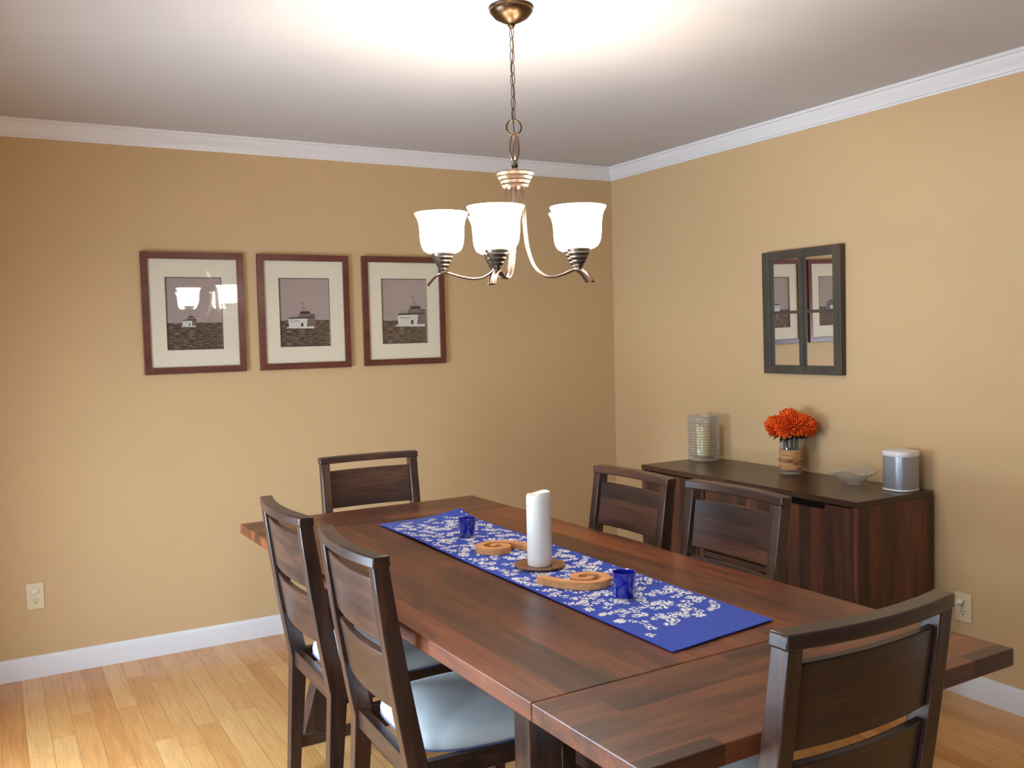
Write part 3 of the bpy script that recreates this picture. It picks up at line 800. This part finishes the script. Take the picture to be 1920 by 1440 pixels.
# ------------------------------------------------------------------ outlets
def outlet(label, loc, rz, cap):
    t = thing('wall_outlet', label, 'outlet', loc, rz)      # local: plate faces -y
    obj('cover_plate', bx(-.035, .035, -.006, -.0005, -.0575, .0575), M_ivplastic, t, 0, .003)
    for z in (.0195, -.0195):
        b = lathe(B(), [(0, -.0075), (.0165, -.0075), (.0172, -.006), (.0172, -.004)], 28)
        bmesh.ops.rotate(b, verts=b.verts[:], cent=(0, 0, 0), matrix=Matrix.Rotation(-PI/2, 3, 'X'))
        for v in b.verts:
            v.co.y = -abs(v.co.y); v.co.z = max(-.0145, min(.0145, v.co.z))
        bmesh.ops.translate(b, verts=b.verts[:], vec=(0, 0, z))
        r = obj('receptacle', b, M_ivplastic, t, 40)
        b = B(); box(b, -.0075, -.0053, -.0082, -.007, z-.001, z+.008); box(b, .0053, .0075, -.0082, -.007, z+.0005, z+.008); box(b, -.0025, .0025, -.0082, -.007, z-.011, z-.006)
        obj('slots', b, M_slot, r, 0)
    b = lathe(B(), [(0, -.0075), (.003, -.007), (.0035, -.006)], 14)
    bmesh.ops.rotate(b, verts=b.verts[:], cent=(0, 0, 0), matrix=Matrix.Rotation(-PI/2, 3, 'X'))
    for v in b.verts: v.co.y = -abs(v.co.y)
    obj('screw', b, M_clrcap, t, 40)
    if cap:
        b = lathe(B(), [(0, -.0125), (.012, -.012), (.015, -.0095), (.015, -.0085)], 24)
        bmesh.ops.rotate(b, verts=b.verts[:], cent=(0, 0, 0), matrix=Matrix.Rotation(-PI/2, 3, 'X'))
        for v in b.verts: v.co.y = -abs(v.co.y)
        bmesh.ops.translate(b, verts=b.verts[:], vec=(0, 0, .0195))
        obj('safety_cap', b, M_clrcap, t, 40)
    return t
outlet('ivory wall outlet with safety cap low on the picture wall at left', (-3.160, 0, .3615), 0, True)
outlet('ivory wall outlet with white plug beside the sideboard on right wall', (0, -2.306, .3495), -PI/2, False)
pc = thing('power_cord', 'white power cord plugged into the outlet beside the sideboard', 'cord', (-.009, -2.300, .372))
b = lathe(B(), [(0, 0), (.0115, 0), (.012, .004), (.0105, .02), (.0055, .026), (0, .028)], 20)
bmesh.ops.rotate(b, verts=b.verts[:], cent=(0, 0, 0), matrix=Matrix.Rotation(-PI/2, 3, 'Y'))
obj('plug', b, M_cord, pc, 40)
obj('cable', tube(B(), smoothpath([(-.027, 0, 0), (-.040, .004, -.005), (-.046, .012, -.022), (-.046, .024, -.055), (-.043, .036, -.10), (-.038, .050, -.20), (-.034, .062, -.30), (-.036, .078, -.362), (-.03, .092, -.3685)], 6), .0032, 8), M_cord, pc, 60)

# ------------------------------------------------------------------ chandelier
CX, CY = -1.889, -2.126
ch = thing('chandelier', 'bronze five arm chandelier with lit white glass shades hanging over table', 'chandelier', (CX, CY, .004))
obj('canopy', lathe(B(), [(0, H-.0045), (.0665, H-.0045), (.0675, H-.0075), (.0645, H-.011), (.0655, H-.015), (.064, H-.020), (.05, H-.036), (.028, H-.048), (.012, H-.054), (.010, H-.062), (.006, H-.066), (0, H-.067)], 48), M_bronze, ch)
n = 8; zt, zb = H-.064, 2.101; pitch_ = (zt-zb)/n
for i in range(n):
    zc = zt - pitch_*(i+.5); a = .35 if i % 2 else .35 + PI/2; L_ = pitch_*.5 + .0035
    pts = []
    for k_ in range(20):
        q = 2*PI*k_/20; x = .0078*math.cos(q); z = L_*math.sin(q)
        pts.append((x*math.cos(a), x*math.sin(a), zc + z))
    obj('chain_link', tube(B(), pts, .0013, 6, True), M_bronze, ch, 60)
pts = []
for i in range(41):
    q = i/40; pts.append((.0035*math.sin(q*16), .0035*math.cos(q*13), zt - (zt - 1.975)*q))
obj('lamp_wire', tube(B(), pts, .0016, 6), M_bronze, ch, 60)
obj('ring', tube(B(), [(.0225*math.cos(2*PI*i/32)*math.cos(-.4), .0225*math.cos(2*PI*i/32)*math.sin(-.4), 2.0805 + .0225*math.sin(2*PI*i/32)) for i in range(32)], .0025, 8, True), M_bronze, ch, 60)
b = B()
for a in (-.35, 1.22):
    tube(b, [(.0135*math.cos(2*PI*i/32)*math.cos(a), .0135*math.cos(2*PI*i/32)*math.sin(a), 2.020 + .041*math.sin(2*PI*i/32)) for i in range(32)], .0036, 8, True)
obj('loop', b, M_brushed, ch, 60)
obj('knob', lathe(B(), [(0, 1.984), (.008, 1.983), (.0105, 1.978), (.008, 1.973), (.0105, 1.968), (.009, 1.962), (.007, 1.958), (0, 1.958)], 24), M_dbronze, ch)
obj('hub', lathe(B(), [(0, 1.962), (.006, 1.961), (.011, 1.953), (.030, 1.949), (.057, 1.946), (.0585, 1.942), (.052, 1.935), (.053, 1.931), (.045, 1.924), (.046, 1.919), (.040, 1.912), (.041, 1.907), (.036, 1.902), (.0, 1.9)], 48), M_brushed, ch)
obj('finial', lathe(B(), [(0, 1.901), (.006, 1.899), (.004, 1.893), (.0065, 1.887), (.003, 1.879), (0, 1.877)], 16), M_bronze, ch)
RA = .225
ARM = [(.026, 1.906), (.030, 1.84), (.033, 1.775), (.042, 1.715), (.064, 1.664), (.098, 1.636), (.135, 1.630), (.175, 1.638), (.208, 1.649), (.228, 1.649), (.247, 1.640), (.262, 1.625), (.272, 1.612)]
SHADE_O = [(.032, 1.709), (.045, 1.711), (.055, 1.717), (.0615, 1.728), (.0650, 1.742), (.0665, 1.760), (.0672, 1.780), (.0690, 1.799), (.0735, 1.814), (.0790, 1.824), (.0810, 1.829)]
SHADE = SHADE_O + [(.0795, 1.8295)] + [(r-.003, z+.001) for r, z in reversed(SHADE_O[:-1])]
CUP = [(0, 1.648), (.008, 1.648), (.0085, 1.656), (.0135, 1.660), (.0135, 1.665), (.020, 1.672), (.0195, 1.676), (.026, 1.684), (.0255, 1.688), (.031, 1.696), (.0305, 1.700), (.0335, 1.706), (.0335, 1.714), (.0315, 1.716), (0, 1.713)]
for th in (-38, -105, -179, 109, 34.5):
    d = VR*math.cos(math.radians(th)) + VF*math.sin(math.radians(th)); sd = Vector((-d.y, d.x, 0))
    dz = .014*math.sin(math.radians(th))      # hangs a touch low towards the viewer's side
    pts = smoothpath([(d.x*r, d.y*r, z + dz*min(1, r/RA)) for r, z in ARM], 4)
    arm = obj('arm', tube(B(), pts, .0085, 10, False, 0, .0038, sd), M_brushed, ch, 60)
    c = (d.x*RA, d.y*RA)
    obj('candle_cup', lathe(B(), [(r, z+dz) for r, z in CUP], 32, c), M_dbronze, arm, 30)
    obj('lamp_shade', lathe(B(), [(r, z+dz) for r, z in SHADE], 44, c), M_shade, arm, 60)
    li = bpy.data.lights.new('lamp_bulb', 'POINT'); li.energy = 0.5; li.color = (1, .87, .70); li.shadow_soft_size = .025
    lo = bpy.data.objects.new('lamp_bulb', li); C.objects.link(lo); lo.location = (CX + c[0], CY + c[1], 1.775)

# ------------------------------------------------------------------ daylight
w = bpy.data.worlds.new('world'); S.world = w; w.use_nodes = True
bg = w.node_tree.nodes['Background']; bg.inputs[0].default_value = (.75, .87, 1.0, 1); bg.inputs[1].default_value = 1.0
def area(name, loc, rot, sx, sy, e, col):
    a = bpy.data.lights.new(name, 'AREA'); a.shape = 'RECTANGLE'; a.size = sx; a.size_y = sy; a.energy = e; a.color = col
    o = bpy.data.objects.new(name, a); C.objects.link(o); o.location = loc; o.rotation_euler = rot; return o
# skylight just outside each window, leaning down from the sky
for nm, (a, c), z0, z1, tilt, e in (('daylight_dining', WA, AZ0, AZ1, .12, 66), ('daylight_near', WB, WZ0, WZ1, .45, 36)):
    o = area(nm, (XL-T-.03-math.sin(tilt)*(z1-z0)/2, (a+c)/2, (z0+z1)/2+.2*tilt), (0, -PI/2 + tilt, 0), z1-z0, c-a, e, (.66, .82, 1.0))
    o.data.spread = math.radians(150)

S.view_settings.view_transform = 'Standard'; S.view_settings.look = 'None'; S.view_settings.gamma = 1.0
S.view_settings.exposure = 0.84
S.view_settings.use_curve_mapping = False
